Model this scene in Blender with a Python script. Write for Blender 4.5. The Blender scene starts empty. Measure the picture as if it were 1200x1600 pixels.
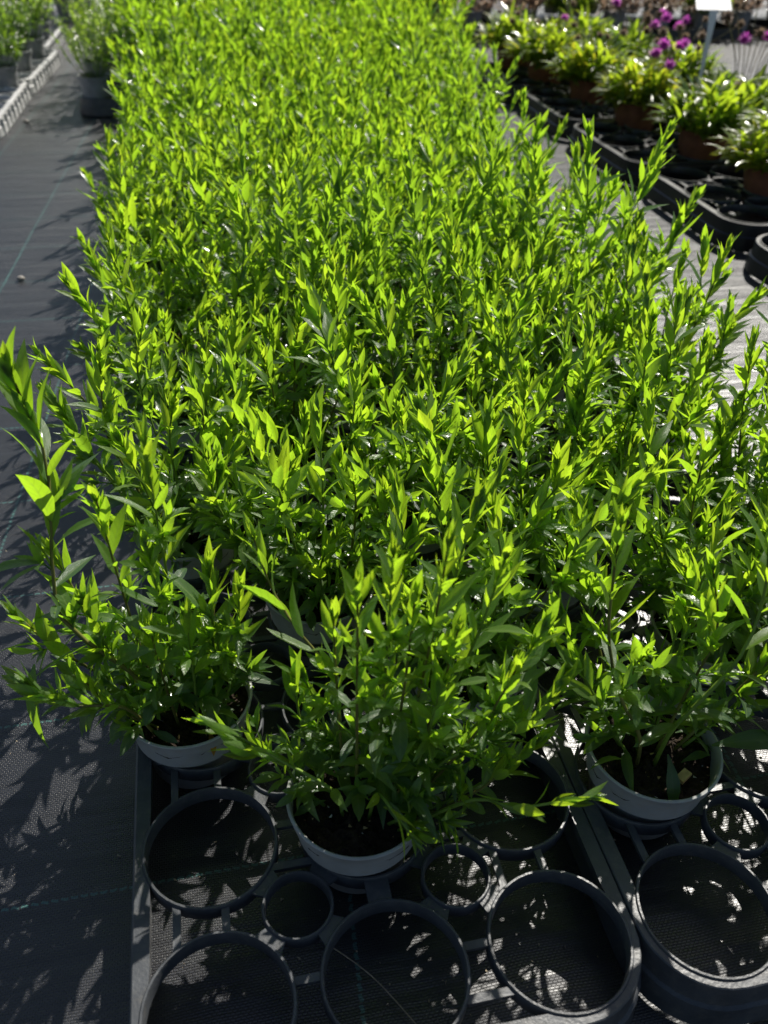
import bpy, math, random
import numpy as np
from mathutils import Matrix, Vector

SC = bpy.context.scene
COL = SC.collection
rnd = random.Random(11)

# ------------------------------------------------------------------ camera
cam_d = bpy.data.cameras.new('camera')
cam = bpy.data.objects.new('camera', cam_d); COL.objects.link(cam)
cam.matrix_world = Matrix(((0.97840867, 0.10515171, -0.17793145, 0.04736),
                           (-0.20512113, 0.59955388, -0.77360227, -0.29018),
                           (0.02533389, 0.79339666, 0.60817755, 0.73529),
                           (0, 0, 0, 1)))
cam_d.sensor_fit = 'HORIZONTAL'; cam_d.sensor_width = 36.0
cam_d.lens = 36.0 * 1318.78 / 1200.0
cam_d.clip_start = 0.02; cam_d.clip_end = 400
cam_d.dof.use_dof = True
cam_d.dof.focus_distance = 0.84
cam_d.dof.aperture_fstop = 8.0
SC.camera = cam

# ------------------------------------------------------------------ light
SUN_AZ, SUN_EL = math.radians(38), math.radians(46)      # azimuth from +Y towards +X
w = bpy.data.worlds.new('World'); SC.world = w; w.use_nodes = True
nt = w.node_tree; bg = nt.nodes['Background']
sky = nt.nodes.new('ShaderNodeTexSky'); sky.sky_type = 'NISHITA'; sky.sun_disc = False
sky.sun_elevation = SUN_EL; sky.sun_rotation = SUN_AZ
nt.links.new(sky.outputs[0], bg.inputs[0]); bg.inputs[1].default_value = 0.05
sd = bpy.data.lights.new('sun', 'SUN'); sd.energy = 5.0; sd.angle = math.radians(0.53); sd.color = (1.0, 0.95, 0.86)
sun = bpy.data.objects.new('sun', sd); COL.objects.link(sun)
S = Vector((math.sin(SUN_AZ) * math.cos(SUN_EL), math.cos(SUN_AZ) * math.cos(SUN_EL), math.sin(SUN_EL)))
sun.rotation_euler = S.to_track_quat('Z', 'Y').to_euler()
SC.view_settings.view_transform = 'Standard'; SC.view_settings.look = 'None'
SC.view_settings.exposure = 0.72; SC.view_settings.gamma = 1.0; SC.view_settings.use_curve_mapping = False
SC.cycles.max_bounces = 8; SC.cycles.transmission_bounces = 6; SC.cycles.diffuse_bounces = 4
SC.cycles.sample_clamp_indirect = 6.0

# ------------------------------------------------------------------ helpers
class MB:
    """collects geometry for one mesh"""
    def __init__(self): self.v = []; self.f = []; self.a = {}
    def add(self, v, f, **att):
        n = len(self.v); self.v.extend([tuple(p) for p in v]); self.f.extend([tuple(i + n for i in q) for q in f])
        for k, val in att.items():
            self.a.setdefault(k, [0.0] * n)
            L = self.a[k]; L.extend([0.0] * (n - len(L)))
            L.extend(list(val) if hasattr(val, '__len__') else [val] * len(v))
    def box(self, c, s, rz=0.0):
        x, y, z = s[0] / 2, s[1] / 2, s[2] / 2
        cr, sr = math.cos(rz), math.sin(rz)
        v = [(c[0] + a * x * cr - b * y * sr, c[1] + a * x * sr + b * y * cr, c[2] + d * z) for a in (-1, 1) for b in (-1, 1) for d in (-1, 1)]
        self.add(v, [(0, 1, 3, 2), (4, 6, 7, 5), (0, 4, 5, 1), (2, 3, 7, 6), (0, 2, 6, 4), (1, 5, 7, 3)])
    def lathe(self, prof, n=40, c=(0, 0, 0), close=False):
        v = []
        for r, z in prof:
            for k in range(n):
                a = 2 * math.pi * k / n
                v.append((c[0] + r * math.cos(a), c[1] + r * math.sin(a), c[2] + z))
        f = []
        m = len(prof)
        for i in range(m if close else m - 1):
            j = (i + 1) % m
            for k in range(n):
                f.append((i * n + k, i * n + (k + 1) % n, j * n + (k + 1) % n, j * n + k))
        self.add(v, f)
    def tube(self, pts, rads, n=6, **att):
        pts = [Vector(p) for p in pts]; v = []; f = []
        for i, p in enumerate(pts):
            t = (pts[min(i + 1, len(pts) - 1)] - pts[max(i - 1, 0)]).normalized()
            u = t.cross(Vector((0.31, 0.9, 0.17))).normalized(); w_ = t.cross(u)
            for k in range(n):
                a = 2 * math.pi * k / n
                v.append(p + (u * math.cos(a) + w_ * math.sin(a)) * rads[i])
        for i in range(len(pts) - 1):
            for k in range(n):
                f.append((i * n + k, i * n + (k + 1) % n, (i + 1) * n + (k + 1) % n, (i + 1) * n + k))
        f.append(tuple(range(n - 1, -1, -1))); f.append(tuple((len(pts) - 1) * n + k for k in range(n)))
        self.add(v, f, **att)
    def mesh(self, name, mat, smooth=True):
        me = bpy.data.meshes.new(name)
        me.from_pydata(self.v, [], self.f)
        for k, L in self.a.items():
            L.extend([0.0] * (len(self.v) - len(L)))
            at = me.attributes.new(k, 'FLOAT', 'POINT'); at.data.foreach_set('value', L)
        if smooth: me.polygons.foreach_set('use_smooth', [True] * len(me.polygons))
        for m in (mat if isinstance(mat, (list, tuple)) else [mat]): me.materials.append(m)
        return me

def link(name, me, parent=None, loc=None, rz=0.0):
    o = bpy.data.objects.new(name, me); COL.objects.link(o)
    if parent is not None: o.parent = parent
    if loc is not None: o.location = loc
    if rz: o.rotation_euler = (0, 0, rz)
    return o

def tag(o, label, cat, group=None):
    o['label'] = label; o['category'] = cat
    if group: o['group'] = group
    return o

def thing(name, label, cat, loc=(0, 0, 0), rz=0.0, group=None):
    o = link(name, None, None, loc, rz); o.empty_display_size = 0.05
    return tag(o, label, cat, group)

def sharp(me, deg=40):
    me.set_sharp_from_angle(angle=math.radians(deg)); return me

# ------------------------------------------------------------------ materials
def newmat(name):
    m = bpy.data.materials.new(name); m.use_nodes = True
    n = m.node_tree.nodes; return m, n, m.node_tree.links, n['Principled BSDF']

def N(n, t, **kw):
    x = n.new(t)
    for k, v in kw.items(): setattr(x, k, v)
    return x

def math_n(n, l, op, a, b=None, c=None):
    x = n.new('ShaderNodeMath'); x.operation = op
    for i, q in enumerate((a, b, c)):
        if q is None: continue
        if isinstance(q, (int, float)): x.inputs[i].default_value = q
        else: l.new(q, x.inputs[i])
    return x.outputs[0]

def ramp(n, l, fac, stops):
    r = n.new('ShaderNodeValToRGB')
    e = r.color_ramp.elements
    while len(e) < len(stops): e.new(0.5)
    for i, (p, c) in enumerate(stops): e[i].position = p; e[i].color = (*c, 1)
    l.new(fac, r.inputs[0]); return r.outputs[0]

def mixc(n, l, fac, a, b, mode='MIX'):
    x = n.new('ShaderNodeMix'); x.data_type = 'RGBA'; x.blend_type = mode
    for s, q in ((x.inputs[0], fac), (x.inputs[6], a), (x.inputs[7], b)):
        if isinstance(q, (int, float)): s.default_value = q
        elif isinstance(q, tuple): s.default_value = (*q, 1)
        else: l.new(q, s)
    return x.outputs[2]

def leaf_material(name, refl, trans, stemlike=False, rough=0.33, tfac=0.56, spec=0.6, veins=False):
    """refl / trans: colour stops old -> young for the lit face and for the light that shines through"""
    m, n, l, p = newmat(name)
    at = N(n, 'ShaderNodeAttribute', attribute_name='tone')
    rib = N(n, 'ShaderNodeAttribute', attribute_name='rib')
    oi = N(n, 'ShaderNodeObjectInfo')
    geo = N(n, 'ShaderNodeNewGeometry')
    tc = N(n, 'ShaderNodeTexCoord')
    nz = N(n, 'ShaderNodeTexNoise'); nz.inputs['Scale'].default_value = 90; nz.inputs['Detail'].default_value = 3
    l.new(tc.outputs['Object'], nz.inputs['Vector'])
    t = math_n(n, l, 'ADD', at.outputs['Fac'], math_n(n, l, 'MULTIPLY', math_n(n, l, 'SUBTRACT', oi.outputs['Random'], 0.5), 0.38))
    t = math_n(n, l, 'ADD', t, math_n(n, l, 'MULTIPLY', math_n(n, l, 'SUBTRACT', nz.outputs['Fac'], 0.5), 0.3))
    cr = ramp(n, l, t, refl); ct = ramp(n, l, t, trans)
    # pale midrib
    mid = math_n(n, l, 'SMOOTH_MIN', math_n(n, l, 'MULTIPLY', rib.outputs['Fac'], 7.0), 1.0, 0.2)
    midw = math_n(n, l, 'SUBTRACT', 1.0, mid)
    cr = mixc(n, l, math_n(n, l, 'MULTIPLY', midw, 0.45), cr, (0.30, 0.40, 0.14))
    ct = mixc(n, l, math_n(n, l, 'MULTIPLY', midw, 0.35), ct, (0.20, 0.30, 0.05))
    # paler underside
    cr = mixc(n, l, math_n(n, l, 'MULTIPLY', geo.outputs['Backfacing'], 0.35), cr, (0.12, 0.19, 0.085))
    l.new(cr, p.inputs['Base Color']); p.inputs['Roughness'].default_value = rough
    p.inputs['Specular IOR Level'].default_value = spec
    p.inputs['Coat Weight'].default_value = 0.3; p.inputs['Coat Roughness'].default_value = 0.12
    nb = N(n, 'ShaderNodeTexNoise'); nb.inputs['Scale'].default_value = 420; nb.inputs['Detail'].default_value = 2
    l.new(tc.outputs['Object'], nb.inputs['Vector'])
    bp = N(n, 'ShaderNodeBump'); bp.inputs['Strength'].default_value = 0.25; bp.inputs['Distance'].default_value = 0.002
    lt = N(n, 'ShaderNodeAttribute', attribute_name='lt')
    vn = math_n(n, l, 'SINE', math_n(n, l, 'SUBTRACT', math_n(n, l, 'MULTIPLY', lt.outputs['Fac'], 44.0), math_n(n, l, 'MULTIPLY', rib.outputs['Fac'], 7.0)))
    vn = math_n(n, l, 'POWER', math_n(n, l, 'MULTIPLY', math_n(n, l, 'ADD', vn, 1.0), 0.5), 6.0)
    hh = math_n(n, l, 'SUBTRACT', nb.outputs['Fac'], math_n(n, l, 'MULTIPLY', vn, 0.5))
    ctv = mixc(n, l, math_n(n, l, 'MULTIPLY', vn, 0.22), ct, (0.16, 0.26, 0.02)) if veins else ct
    l.new(hh if veins else nb.outputs['Fac'], bp.inputs['Height']); l.new(bp.outputs[0], p.inputs['Normal']); ct = ctv
    tr = N(n, 'ShaderNodeBsdfTranslucent'); l.new(ct, tr.inputs['Color'])
    mx = N(n, 'ShaderNodeMixShader'); mx.inputs[0].default_value = tfac
    l.new(p.outputs[0], mx.inputs[1]); l.new(tr.outputs[0], mx.inputs[2])
    l.new(mx.outputs[0], n['Material Output'].inputs['Surface'])
    return m

M = {}
M['leaf'] = leaf_material('green leaf',
    [(0.0, (0.058, 0.105, 0.058)), (0.45, (0.07, 0.13, 0.045)), (1.0, (0.10, 0.175, 0.032))],
    [(0.0, (0.24, 0.45, 0.034)), (0.4, (0.32, 0.57, 0.022)), (0.8, (0.43, 0.70, 0.022)), (1.0, (0.53, 0.75, 0.026))], veins=True)
M['bushy'] = leaf_material('small round leaf',
    [(0.0, (0.02, 0.045, 0.02)), (0.5, (0.045, 0.09, 0.025)), (1.0, (0.09, 0.15, 0.03))],
    [(0.0, (0.10, 0.20, 0.02)), (0.5, (0.24, 0.42, 0.02)), (1.0, (0.42, 0.62, 0.03))], rough=0.35)
M['strap'] = leaf_material('strap leaf',
    [(0.0, (0.04, 0.07, 0.025)), (0.5, (0.075, 0.12, 0.03)), (1.0, (0.14, 0.17, 0.03))],
    [(0.0, (0.22, 0.38, 0.02)), (0.5, (0.42, 0.58, 0.02)), (0.85, (0.46, 0.60, 0.03)), (1.0, (0.58, 0.58, 0.03))], rough=0.28)

def plain(name, col, rough=0.5, spec=0.5, var=0.3, scale=40, bump=0.0, bscale=300, dust=None):
    m, n, l, p = newmat(name)
    tc = N(n, 'ShaderNodeTexCoord')
    nz = N(n, 'ShaderNodeTexNoise'); nz.inputs['Scale'].default_value = scale; nz.inputs['Detail'].default_value = 5
    l.new(tc.outputs['Object'], nz.inputs['Vector'])
    lo = tuple(c * (1 - var) for c in col); hi = tuple(min(1, c * (1 + var)) for c in col)
    c = ramp(n, l, nz.outputs['Fac'], [(0.3, lo), (0.7, hi)])
    if dust:
        nd = N(n, 'ShaderNodeTexNoise'); nd.inputs['Scale'].default_value = scale * 3.1; nd.inputs['Detail'].default_value = 8; nd.inputs['Roughness'].default_value = 0.7
        l.new(tc.outputs['Object'], nd.inputs['Vector'])
        f = math_n(n, l, 'MULTIPLY', math_n(n, l, 'SMOOTH_MAX', math_n(n, l, 'SUBTRACT', nd.outputs['Fac'], 0.5), 0.0, 0.05), 3.0)
        c = mixc(n, l, f, c, dust)
    l.new(c, p.inputs['Base Color'])
    r = math_n(n, l, 'ADD', math_n(n, l, 'MULTIPLY', math_n(n, l, 'SUBTRACT', nz.outputs['Fac'], 0.5), 0.25), rough)
    l.new(r, p.inputs['Roughness']); p.inputs['Specular IOR Level'].default_value = spec
    if bump:
        nb = N(n, 'ShaderNodeTexNoise'); nb.inputs['Scale'].default_value = bscale; nb.inputs['Detail'].default_value = 4
        l.new(tc.outputs['Object'], nb.inputs['Vector'])
        bp = N(n, 'ShaderNodeBump'); bp.inputs['Strength'].default_value = bump; bp.inputs['Distance'].default_value = 0.003
        l.new(nb.outputs['Fac'], bp.inputs['Height']); l.new(bp.outputs[0], p.inputs['Normal'])
    return m

M['pot'] = plain('grey pot plastic', (0.32, 0.325, 0.32), 0.42, 0.4, 0.14, 30, 0.08, 500, dust=(0.33, 0.29, 0.23))
M['darkpot'] = plain('dark pot plastic', (0.24, 0.245, 0.255), 0.4, 0.5, 0.2, 30, 0.08, 400)
M['terra'] = plain('red brown pot', (0.20, 0.075, 0.045), 0.6, 0.3, 0.25, 30, 0.15, 200)
M['tray'] = plain('dark grey tray plastic', (0.052, 0.056, 0.062), 0.38, 0.4, 0.3, 25, 0.12, 350, dust=(0.11, 0.105, 0.095))
M['blacktray'] = plain('black tray plastic', (0.012, 0.013, 0.015), 0.36, 0.5, 0.3, 25, 0.1, 350)
M['greytray'] = plain('grey tray plastic', (0.42, 0.42, 0.42), 0.45, 0.5, 0.2, 25, 0.1, 350, dust=(0.22, 0.21, 0.2))
M['soil'] = plain('dark potting soil', (0.022, 0.015, 0.010), 0.9, 0.2, 0.7, 120, 1.0, 350, dust=(0.09, 0.065, 0.045))
M['stem'] = plain('stem', (0.13, 0.13, 0.03), 0.5, 0.3, 0.5, 25)
M['stemgreen'] = plain('green stem', (0.14, 0.22, 0.03), 0.5, 0.3, 0.4, 25)
M['stalk'] = plain('dry stalk', (0.14, 0.12, 0.05), 0.6, 0.3, 0.4, 25)
M['purple'] = leaf_material('purple petal', [(0.0, (0.25, 0.03, 0.25)), (0.5, (0.45, 0.05, 0.42)), (1.0, (0.6, 0.12, 0.55))],
    [(0.0, (0.5, 0.05, 0.45)), (0.5, (0.75, 0.10, 0.65)), (1.0, (0.85, 0.2, 0.75))], rough=0.6, spec=0.2, tfac=0.4)
M['seed'] = leaf_material('dry seed head', [(0.0, (0.06, 0.035, 0.02)), (0.5, (0.16, 0.10, 0.06)), (1.0, (0.3, 0.21, 0.14))],
    [(0.0, (0.15, 0.09, 0.05)), (0.5, (0.3, 0.2, 0.12)), (1.0, (0.45, 0.33, 0.22))], rough=0.7, spec=0.2, tfac=0.3)
M['orange'] = leaf_material('dead orange leaf', [(0.0, (0.35, 0.13, 0.02)), (1.0, (0.5, 0.25, 0.03))], [(0.0, (0.6, 0.22, 0.02)), (1.0, (0.8, 0.4, 0.03))], rough=0.5)
M['dry'] = leaf_material('dry brown leaf', [(0.0, (0.10, 0.07, 0.05)), (1.0, (0.28, 0.2, 0.15))], [(0.0, (0.2, 0.12, 0.08)), (1.0, (0.4, 0.28, 0.2))], rough=0.6)
M['chip'] = plain('pale wood chip', (0.42, 0.30, 0.13), 0.7, 0.2, 0.3, 150)
M['perlite'] = plain('perlite', (0.5, 0.48, 0.45), 0.8, 0.2, 0.2, 200)
M['stone'] = plain('grey pebble', (0.25, 0.23, 0.21), 0.7, 0.3, 0.3, 150, 0.3, 300)
M['straw'] = plain('dry straw', (0.35, 0.29, 0.2), 0.6, 0.3, 0.3, 100)
M['label'] = plain('white label plastic', (0.78, 0.78, 0.76), 0.35, 0.5, 0.04, 20)

def fabric_material():
    m, n, l, p = newmat('woven ground fabric')
    tc = N(n, 'ShaderNodeTexCoord'); sp = N(n, 'ShaderNodeSeparateXYZ'); l.new(tc.outputs['Object'], sp.inputs[0])
    X, Y = sp.outputs[0], sp.outputs[1]
    # slow wander of the threads
    nw = N(n, 'ShaderNodeTexNoise'); nw.inputs['Scale'].default_value = 9; nw.inputs['Detail'].default_value = 2
    l.new(tc.outputs['Object'], nw.inputs['Vector'])
    wv = math_n(n, l, 'MULTIPLY', math_n(n, l, 'SUBTRACT', nw.outputs['Fac'], 0.5), 0.010)
    yw = math_n(n, l, 'ADD', Y, wv); xw = math_n(n, l, 'ADD', X, math_n(n, l, 'MULTIPLY', wv, 0.6))
    cb = N(n, 'ShaderNodeCombineXYZ'); l.new(xw, cb.inputs[0]); l.new(yw, cb.inputs[1])
    br = N(n, 'ShaderNodeTexBrick'); br.offset = 0.5
    br.inputs['Color1'].default_value = (1, 1, 1, 1); br.inputs['Color2'].default_value = (0.55, 0.55, 0.55, 1); br.inputs['Mortar'].default_value = (0, 0, 0, 1)
    br.inputs['Scale'].default_value = 1.0; br.inputs['Brick Width'].default_value = 0.0042; br.inputs['Row Height'].default_value = 0.0023
    br.inputs['Mortar Size'].default_value = 0.0005; br.inputs['Mortar Smooth'].default_value = 0.8; br.inputs['Bias'].default_value = 0
    l.new(cb.outputs[0], br.inputs['Vector'])
    bw = N(n, 'ShaderNodeRGBToBW'); l.new(br.outputs['Color'], bw.inputs[0])
    base = ramp(n, l, bw.outputs[0], [(0.0, (0.004, 0.004, 0.005)), (1.0, (0.013, 0.015, 0.021))])
    # dust and dirt blotches
    nd = N(n, 'ShaderNodeTexNoise'); nd.inputs['Scale'].default_value = 5; nd.inputs['Detail'].default_value = 8; nd.inputs['Roughness'].default_value = 0.65
    l.new(tc.outputs['Object'], nd.inputs['Vector'])
    dm = ramp(n, l, nd.outputs['Fac'], [(0.45, (0, 0, 0)), (0.75, (1, 1, 1))])
    dbw = N(n, 'ShaderNodeRGBToBW'); l.new(dm, dbw.inputs[0])
    base = mixc(n, l, math_n(n, l, 'MULTIPLY', dbw.outputs[0], 0.12), base, (0.05, 0.047, 0.044))
    # printed teal threads: cross lines every 0.2067 m, lengthways lines every 0.22 m (dashed stitches)
    def stitched(pos, along, pitch, off, half):
        zig = math_n(n, l, 'MULTIPLY', math_n(n, l, 'PINGPONG', math_n(n, l, 'ADD', along, 10.0), 0.004), 0.35)
        q = math_n(n, l, 'ADD', math_n(n, l, 'SUBTRACT', pos, off - pitch * 60.5), zig)
        d = math_n(n, l, 'ABSOLUTE', math_n(n, l, 'SUBTRACT', math_n(n, l, 'MODULO', q, pitch), pitch / 2))
        line = math_n(n, l, 'LESS_THAN', d, half)
        dash = math_n(n, l, 'GREATER_THAN', math_n(n, l, 'MODULO', math_n(n, l, 'ADD', along, 10.0), 0.0084), 0.0022)
        return math_n(n, l, 'MULTIPLY', line, dash)
    xs = math_n(n, l, 'SUBTRACT', X, math_n(n, l, 'MULTIPLY', Y, 0.07))
    s1 = stitched(Y, X, 0.2067, 0.143, 0.0013); s2 = stitched(xs, Y, 0.412, -0.302, 0.0017)
    s3 = math_n(n, l, 'LESS_THAN', math_n(n, l, 'ABSOLUTE', math_n(n, l, 'ADD', xs, 0.49)), 0.0016); s2 = math_n(n, l, 'MAXIMUM', s2, s3)
    st = math_n(n, l, 'MAXIMUM', s1, s2)
    ns = N(n, 'ShaderNodeTexNoise'); ns.inputs['Scale'].default_value = 14; l.new(tc.outputs['Object'], ns.inputs['Vector'])
    st = math_n(n, l, 'MULTIPLY', st, math_n(n, l, 'ADD', math_n(n, l, 'MULTIPLY', ns.outputs['Fac'], 0.9), 0.2))
    base = mixc(n, l, math_n(n, l, 'MULTIPLY', st, 0.8), base, (0.06, 0.19, 0.17))
    l.new(base, p.inputs['Base Color'])
    rr = math_n(n, l, 'ADD', math_n(n, l, 'MULTIPLY', nd.outputs['Fac'], 0.10), 0.32)
    l.new(rr, p.inputs['Roughness']); p.inputs['Specular IOR Level'].default_value = 0.8
    b1 = N(n, 'ShaderNodeBump'); b1.inputs['Strength'].default_value = 0.8; b1.inputs['Distance'].default_value = 0.0012
    l.new(bw.outputs[0], b1.inputs['Height'])
    # creases across the strip
    mp = N(n, 'ShaderNodeMapping'); mp.inputs['Scale'].default_value = (3.0, 26.0, 1.0); l.new(tc.outputs['Object'], mp.inputs[0])
    nc = N(n, 'ShaderNodeTexNoise'); nc.inputs['Scale'].default_value = 1.0; nc.inputs['Detail'].default_value = 4; l.new(mp.outputs[0], nc.inputs['Vector'])
    b2 = N(n, 'ShaderNodeBump'); b2.inputs['Strength'].default_value = 0.5; b2.inputs['Distance'].default_value = 0.008
    l.new(nc.outputs['Fac'], b2.inputs['Height']); l.new(b1.outputs[0], b2.inputs['Normal']); l.new(b2.outputs[0], p.inputs['Normal'])
    return m
M['fabric'] = fabric_material()

# ------------------------------------------------------------------ ground
def ground():
    mb = MB(); G = np.random.RandomState(3)
    xs = np.concatenate(([-40, -12], np.linspace(-4, 6, 101), [14, 45])); ys = np.concatenate(([-40, -10], np.linspace(-2, 9, 111), [18, 60]))
    v = []
    for y in ys:
        for x in xs:
            z = 0.0016 * math.sin(x * 7 + 1.3 * math.sin(y * 5)) * math.sin(y * 9 + x * 2) - 0.0016
            v.append((x, y, z if abs(x) < 9 and -3 < y < 10 else -0.002))
    k = len(xs)
    f = [(j * k + i, j * k + i + 1, (j + 1) * k + i + 1, (j + 1) * k + i) for j in range(len(ys) - 1) for i in range(k - 1)]
    mb.add(v, f)
    o = link('ground', mb.mesh('ground', M['fabric'])); o['kind'] = 'structure'
ground()

# ------------------------------------------------------------------ carry trays
P = 0.135; RR = 0.0582; RS = 0.0285; OFF = 0.0645; ZT = 0.055

def frame_mesh(nc, nr, mat, rails=0.0135, skirt=0.004):
    """the rim of a carry tray: rounded-rectangle rail, scalloped round the rings, with a stepped skirt down to the ground"""
    x1, y1 = (nc - 1) * P, (nr - 1) * P
    line = []     # (point on the hole-centre rectangle, outward normal, distance along to next hole centre)
    def arc(cx, cy, a0):
        for k in range(0, 9):
            a = a0 + math.pi / 2 * k / 8; line.append(((cx, cy), (math.cos(a), math.sin(a)), 0.0))
    def side(a, b, nrm, n):
        for i in range(1, n * 10):
            t = i / (n * 10); d = (t * n) % 1.0; d = min(d, 1 - d) * P
            line.append(((a[0] + (b[0] - a[0]) * t, a[1] + (b[1] - a[1]) * t), nrm, d))
    arc(0, 0, math.pi); side((0, 0), (x1, 0), (0, -1), nc - 1)
    arc(x1, 0, 1.5 * math.pi); side((x1, 0), (x1, y1), (1, 0), nr - 1)
    arc(x1, y1, 0); side((x1, y1), (0, y1), (0, 1), nc - 1)
    arc(0, y1, 0.5 * math.pi); side((0, y1), (0, 0), (-1, 0), nr - 1)
    prof = []
    for (c, nr_, d) in line:
        ring = math.sqrt(max(RR * RR - d * d, 0)) if d < RR else 0
        wdt = min(rails, OFF - ring)
        i0 = OFF - wdt
        ro = [(i0, ZT - 0.010), (i0, ZT), (OFF - 0.001, ZT), (OFF, ZT - 0.001), (OFF + skirt * 0.5, ZT - 0.024), (OFF + skirt * 0.5 + 0.003, ZT - 0.026), (OFF + skirt + 0.003, 0.002), (OFF + skirt + 0.001, 0.002), (OFF - 0.001, ZT - 0.012)]
        prof.append([(c[0] + nr_[0] * r, c[1] + nr_[1] * r, z) for r, z in ro])
    v = [p for q in prof for p in q]; m = 9; L = len(prof)
    f = [(i * m + k, ((i + 1) % L) * m + k, ((i + 1) % L) * m + (k + 1) % m, i * m + (k + 1) % m) for i in range(L) for k in range(m)]
    mb = MB(); mb.add(v, f)
    return sharp(mb.mesh('tray_frame', mat), 35)

def ring_mesh(r, depth, mat, n=44, lip=0.0022):
    mb = MB()
    mb.lathe([(r, -depth), (r + 0.0003, 0.0005), (r - 0.0006, 0.0018), (r - lip, 0.0018), (r - lip - 0.0006, 0.0003), (r - lip - 0.001, -depth)][::-1], n, close=True)
    return sharp(mb.mesh('ring', mat), 50)

def strut_mesh(L, wd, mat, h=0.004):
    mb = MB(); mb.box((0, 0, -h / 2 - 0.0006), (wd, L, h)); return mb.mesh('strut', mat, False)

def gusset_mesh(mat):
    mb = MB()
    a, b, w0, w1, h = 0.0275, 0.0385, 0.019, 0.027, 0.004
    v = [(s * q / 2, r, z) for z in (-h, -0.0008) for r, q in ((a, w0), (b, w1)) for s in (-1, 1)]
    mb.add(v, [(0, 2, 3, 1), (4, 5, 7, 6), (0, 1, 5, 4), (2, 6, 7, 3), (0, 4, 6, 2), (1, 3, 7, 5)])
    return mb.mesh('gusset', mat, False)

def make_tray_meshes(mat):
    return dict(ring=ring_mesh(RR, 0.014, mat), small=ring_mesh(RS + 0.001, 0.012, mat, 32, 0.0018), bar=strut_mesh(P - 2 * RR + 0.003, 0.0065, mat), plate=strut_mesh(P - 2 * RR + 0.003, 0.02, mat), gusset=gusset_mesh(mat),
                **{'f%d%d' % k: None for k in ()})
TM = {k: make_tray_meshes(M[k]) for k in ('tray', 'blacktray', 'greytray')}

def tray(x, y, nc, nr, kind, label, group=None, rz=0.0, ribs=False, holes=True):
    t = thing('carry_tray', label, 'tray', (x, y, 0), rz, group)
    key = 'f%d%d' % (nc, nr)
    tm = TM[kind]
    if key not in tm: tm[key] = frame_mesh(nc, nr, M[kind])
    link('frame', tm[key], t)
    if holes:
        for i in range(nc):
            for j in range(nr):
                link('pot_ring', tm['ring'], t, (i * P, j * P, ZT))
                if i < nc - 1 and j < nr - 1:
                    c = ((i + 0.5) * P, (j + 0.5) * P, ZT)
                    s = link('small_ring', tm['small'], t, c)
                    for q in range(4): link('gusset', tm['gusset'], s, (0, 0, 0), math.pi / 4 + q * math.pi / 2)
                if j < nr - 1:
                    edge = i in (0, nc - 1)
                    for dx in ((-0.030, 0.009) if edge else (0.0,)):
                        b = link('strut', tm['bar' if edge else 'plate'], t, (i * P + dx, (j + 0.5) * P, ZT))
                        if edge and dx < -0.02: b.scale = (1, 1.75, 1)
                if i < nc - 1:
                    for dy in (0.009, -0.030):
                        b = link('strut', tm['bar'], t, ((i + 0.5) * P, j * P + dy, ZT), math.pi / 2)
                        if dy < -0.02: b.scale = (1, 1.75, 1)
    if ribs:
        if 'rib' not in tm:
            mb = MB(); mb.box((0, 0, 0.026), (0.012, 0.007, 0.05)); tm['rib'] = mb.mesh('rib', M[kind], False)
        for j in range(nr * 2 - 1):
            link('rib', tm['rib'], t, ((nc - 1) * P + OFF + 0.004, j * P / 2, 0))
    return t

X2 = 0.400            # first column of the second tray
tray(0, 0, 3, 5, 'tray', 'dark grey carry tray with four empty round holes beside the left aisle', 'carry trays under the bed')
tray(X2, 0.0, 3, 5, 'tray', 'dark grey carry tray with sunlit rounded corner beyond the narrow gap', 'carry trays under the bed')
for k in range(1, 6):
    for c, x in enumerate((0, X2)):
        tray(x + (0.006, -0.004, 0.01, 0.0, 0.012)[k - 1], k * (5 * P + 0.022), 3, 5, 'tray',
             ('dark grey carry tray mostly hidden under plants along the left aisle', 'dark grey carry tray hidden under plants on the pale-aisle side of the bed')[c], 'carry trays under the bed', holes=k < 3)

# ------------------------------------------------------------------ pots
def pot_mesh(mat, R=0.0625, H=0.090, inner=0.018):
    s = R / 0.0600
    mb = MB()
    mb.lathe([(0.0005, 0.004), (0.038 * s, 0.004), (0.041 * s, 0.0), (0.0425 * s, 0.004), (R - 0.0050, H - 0.014), (R - 0.0022, H - 0.0125), (R - 0.0008, H - 0.002),
              (R, H - 0.0008), (R - 0.0005, H), (R - 0.0022, H + 0.0004), (R - 0.0034, H - 0.0008), (R - 0.0042, H - 0.005), (R - 0.0075, H - inner - 0.02)], 56)
    return sharp(mb.mesh('pot', mat), 40)

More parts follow.
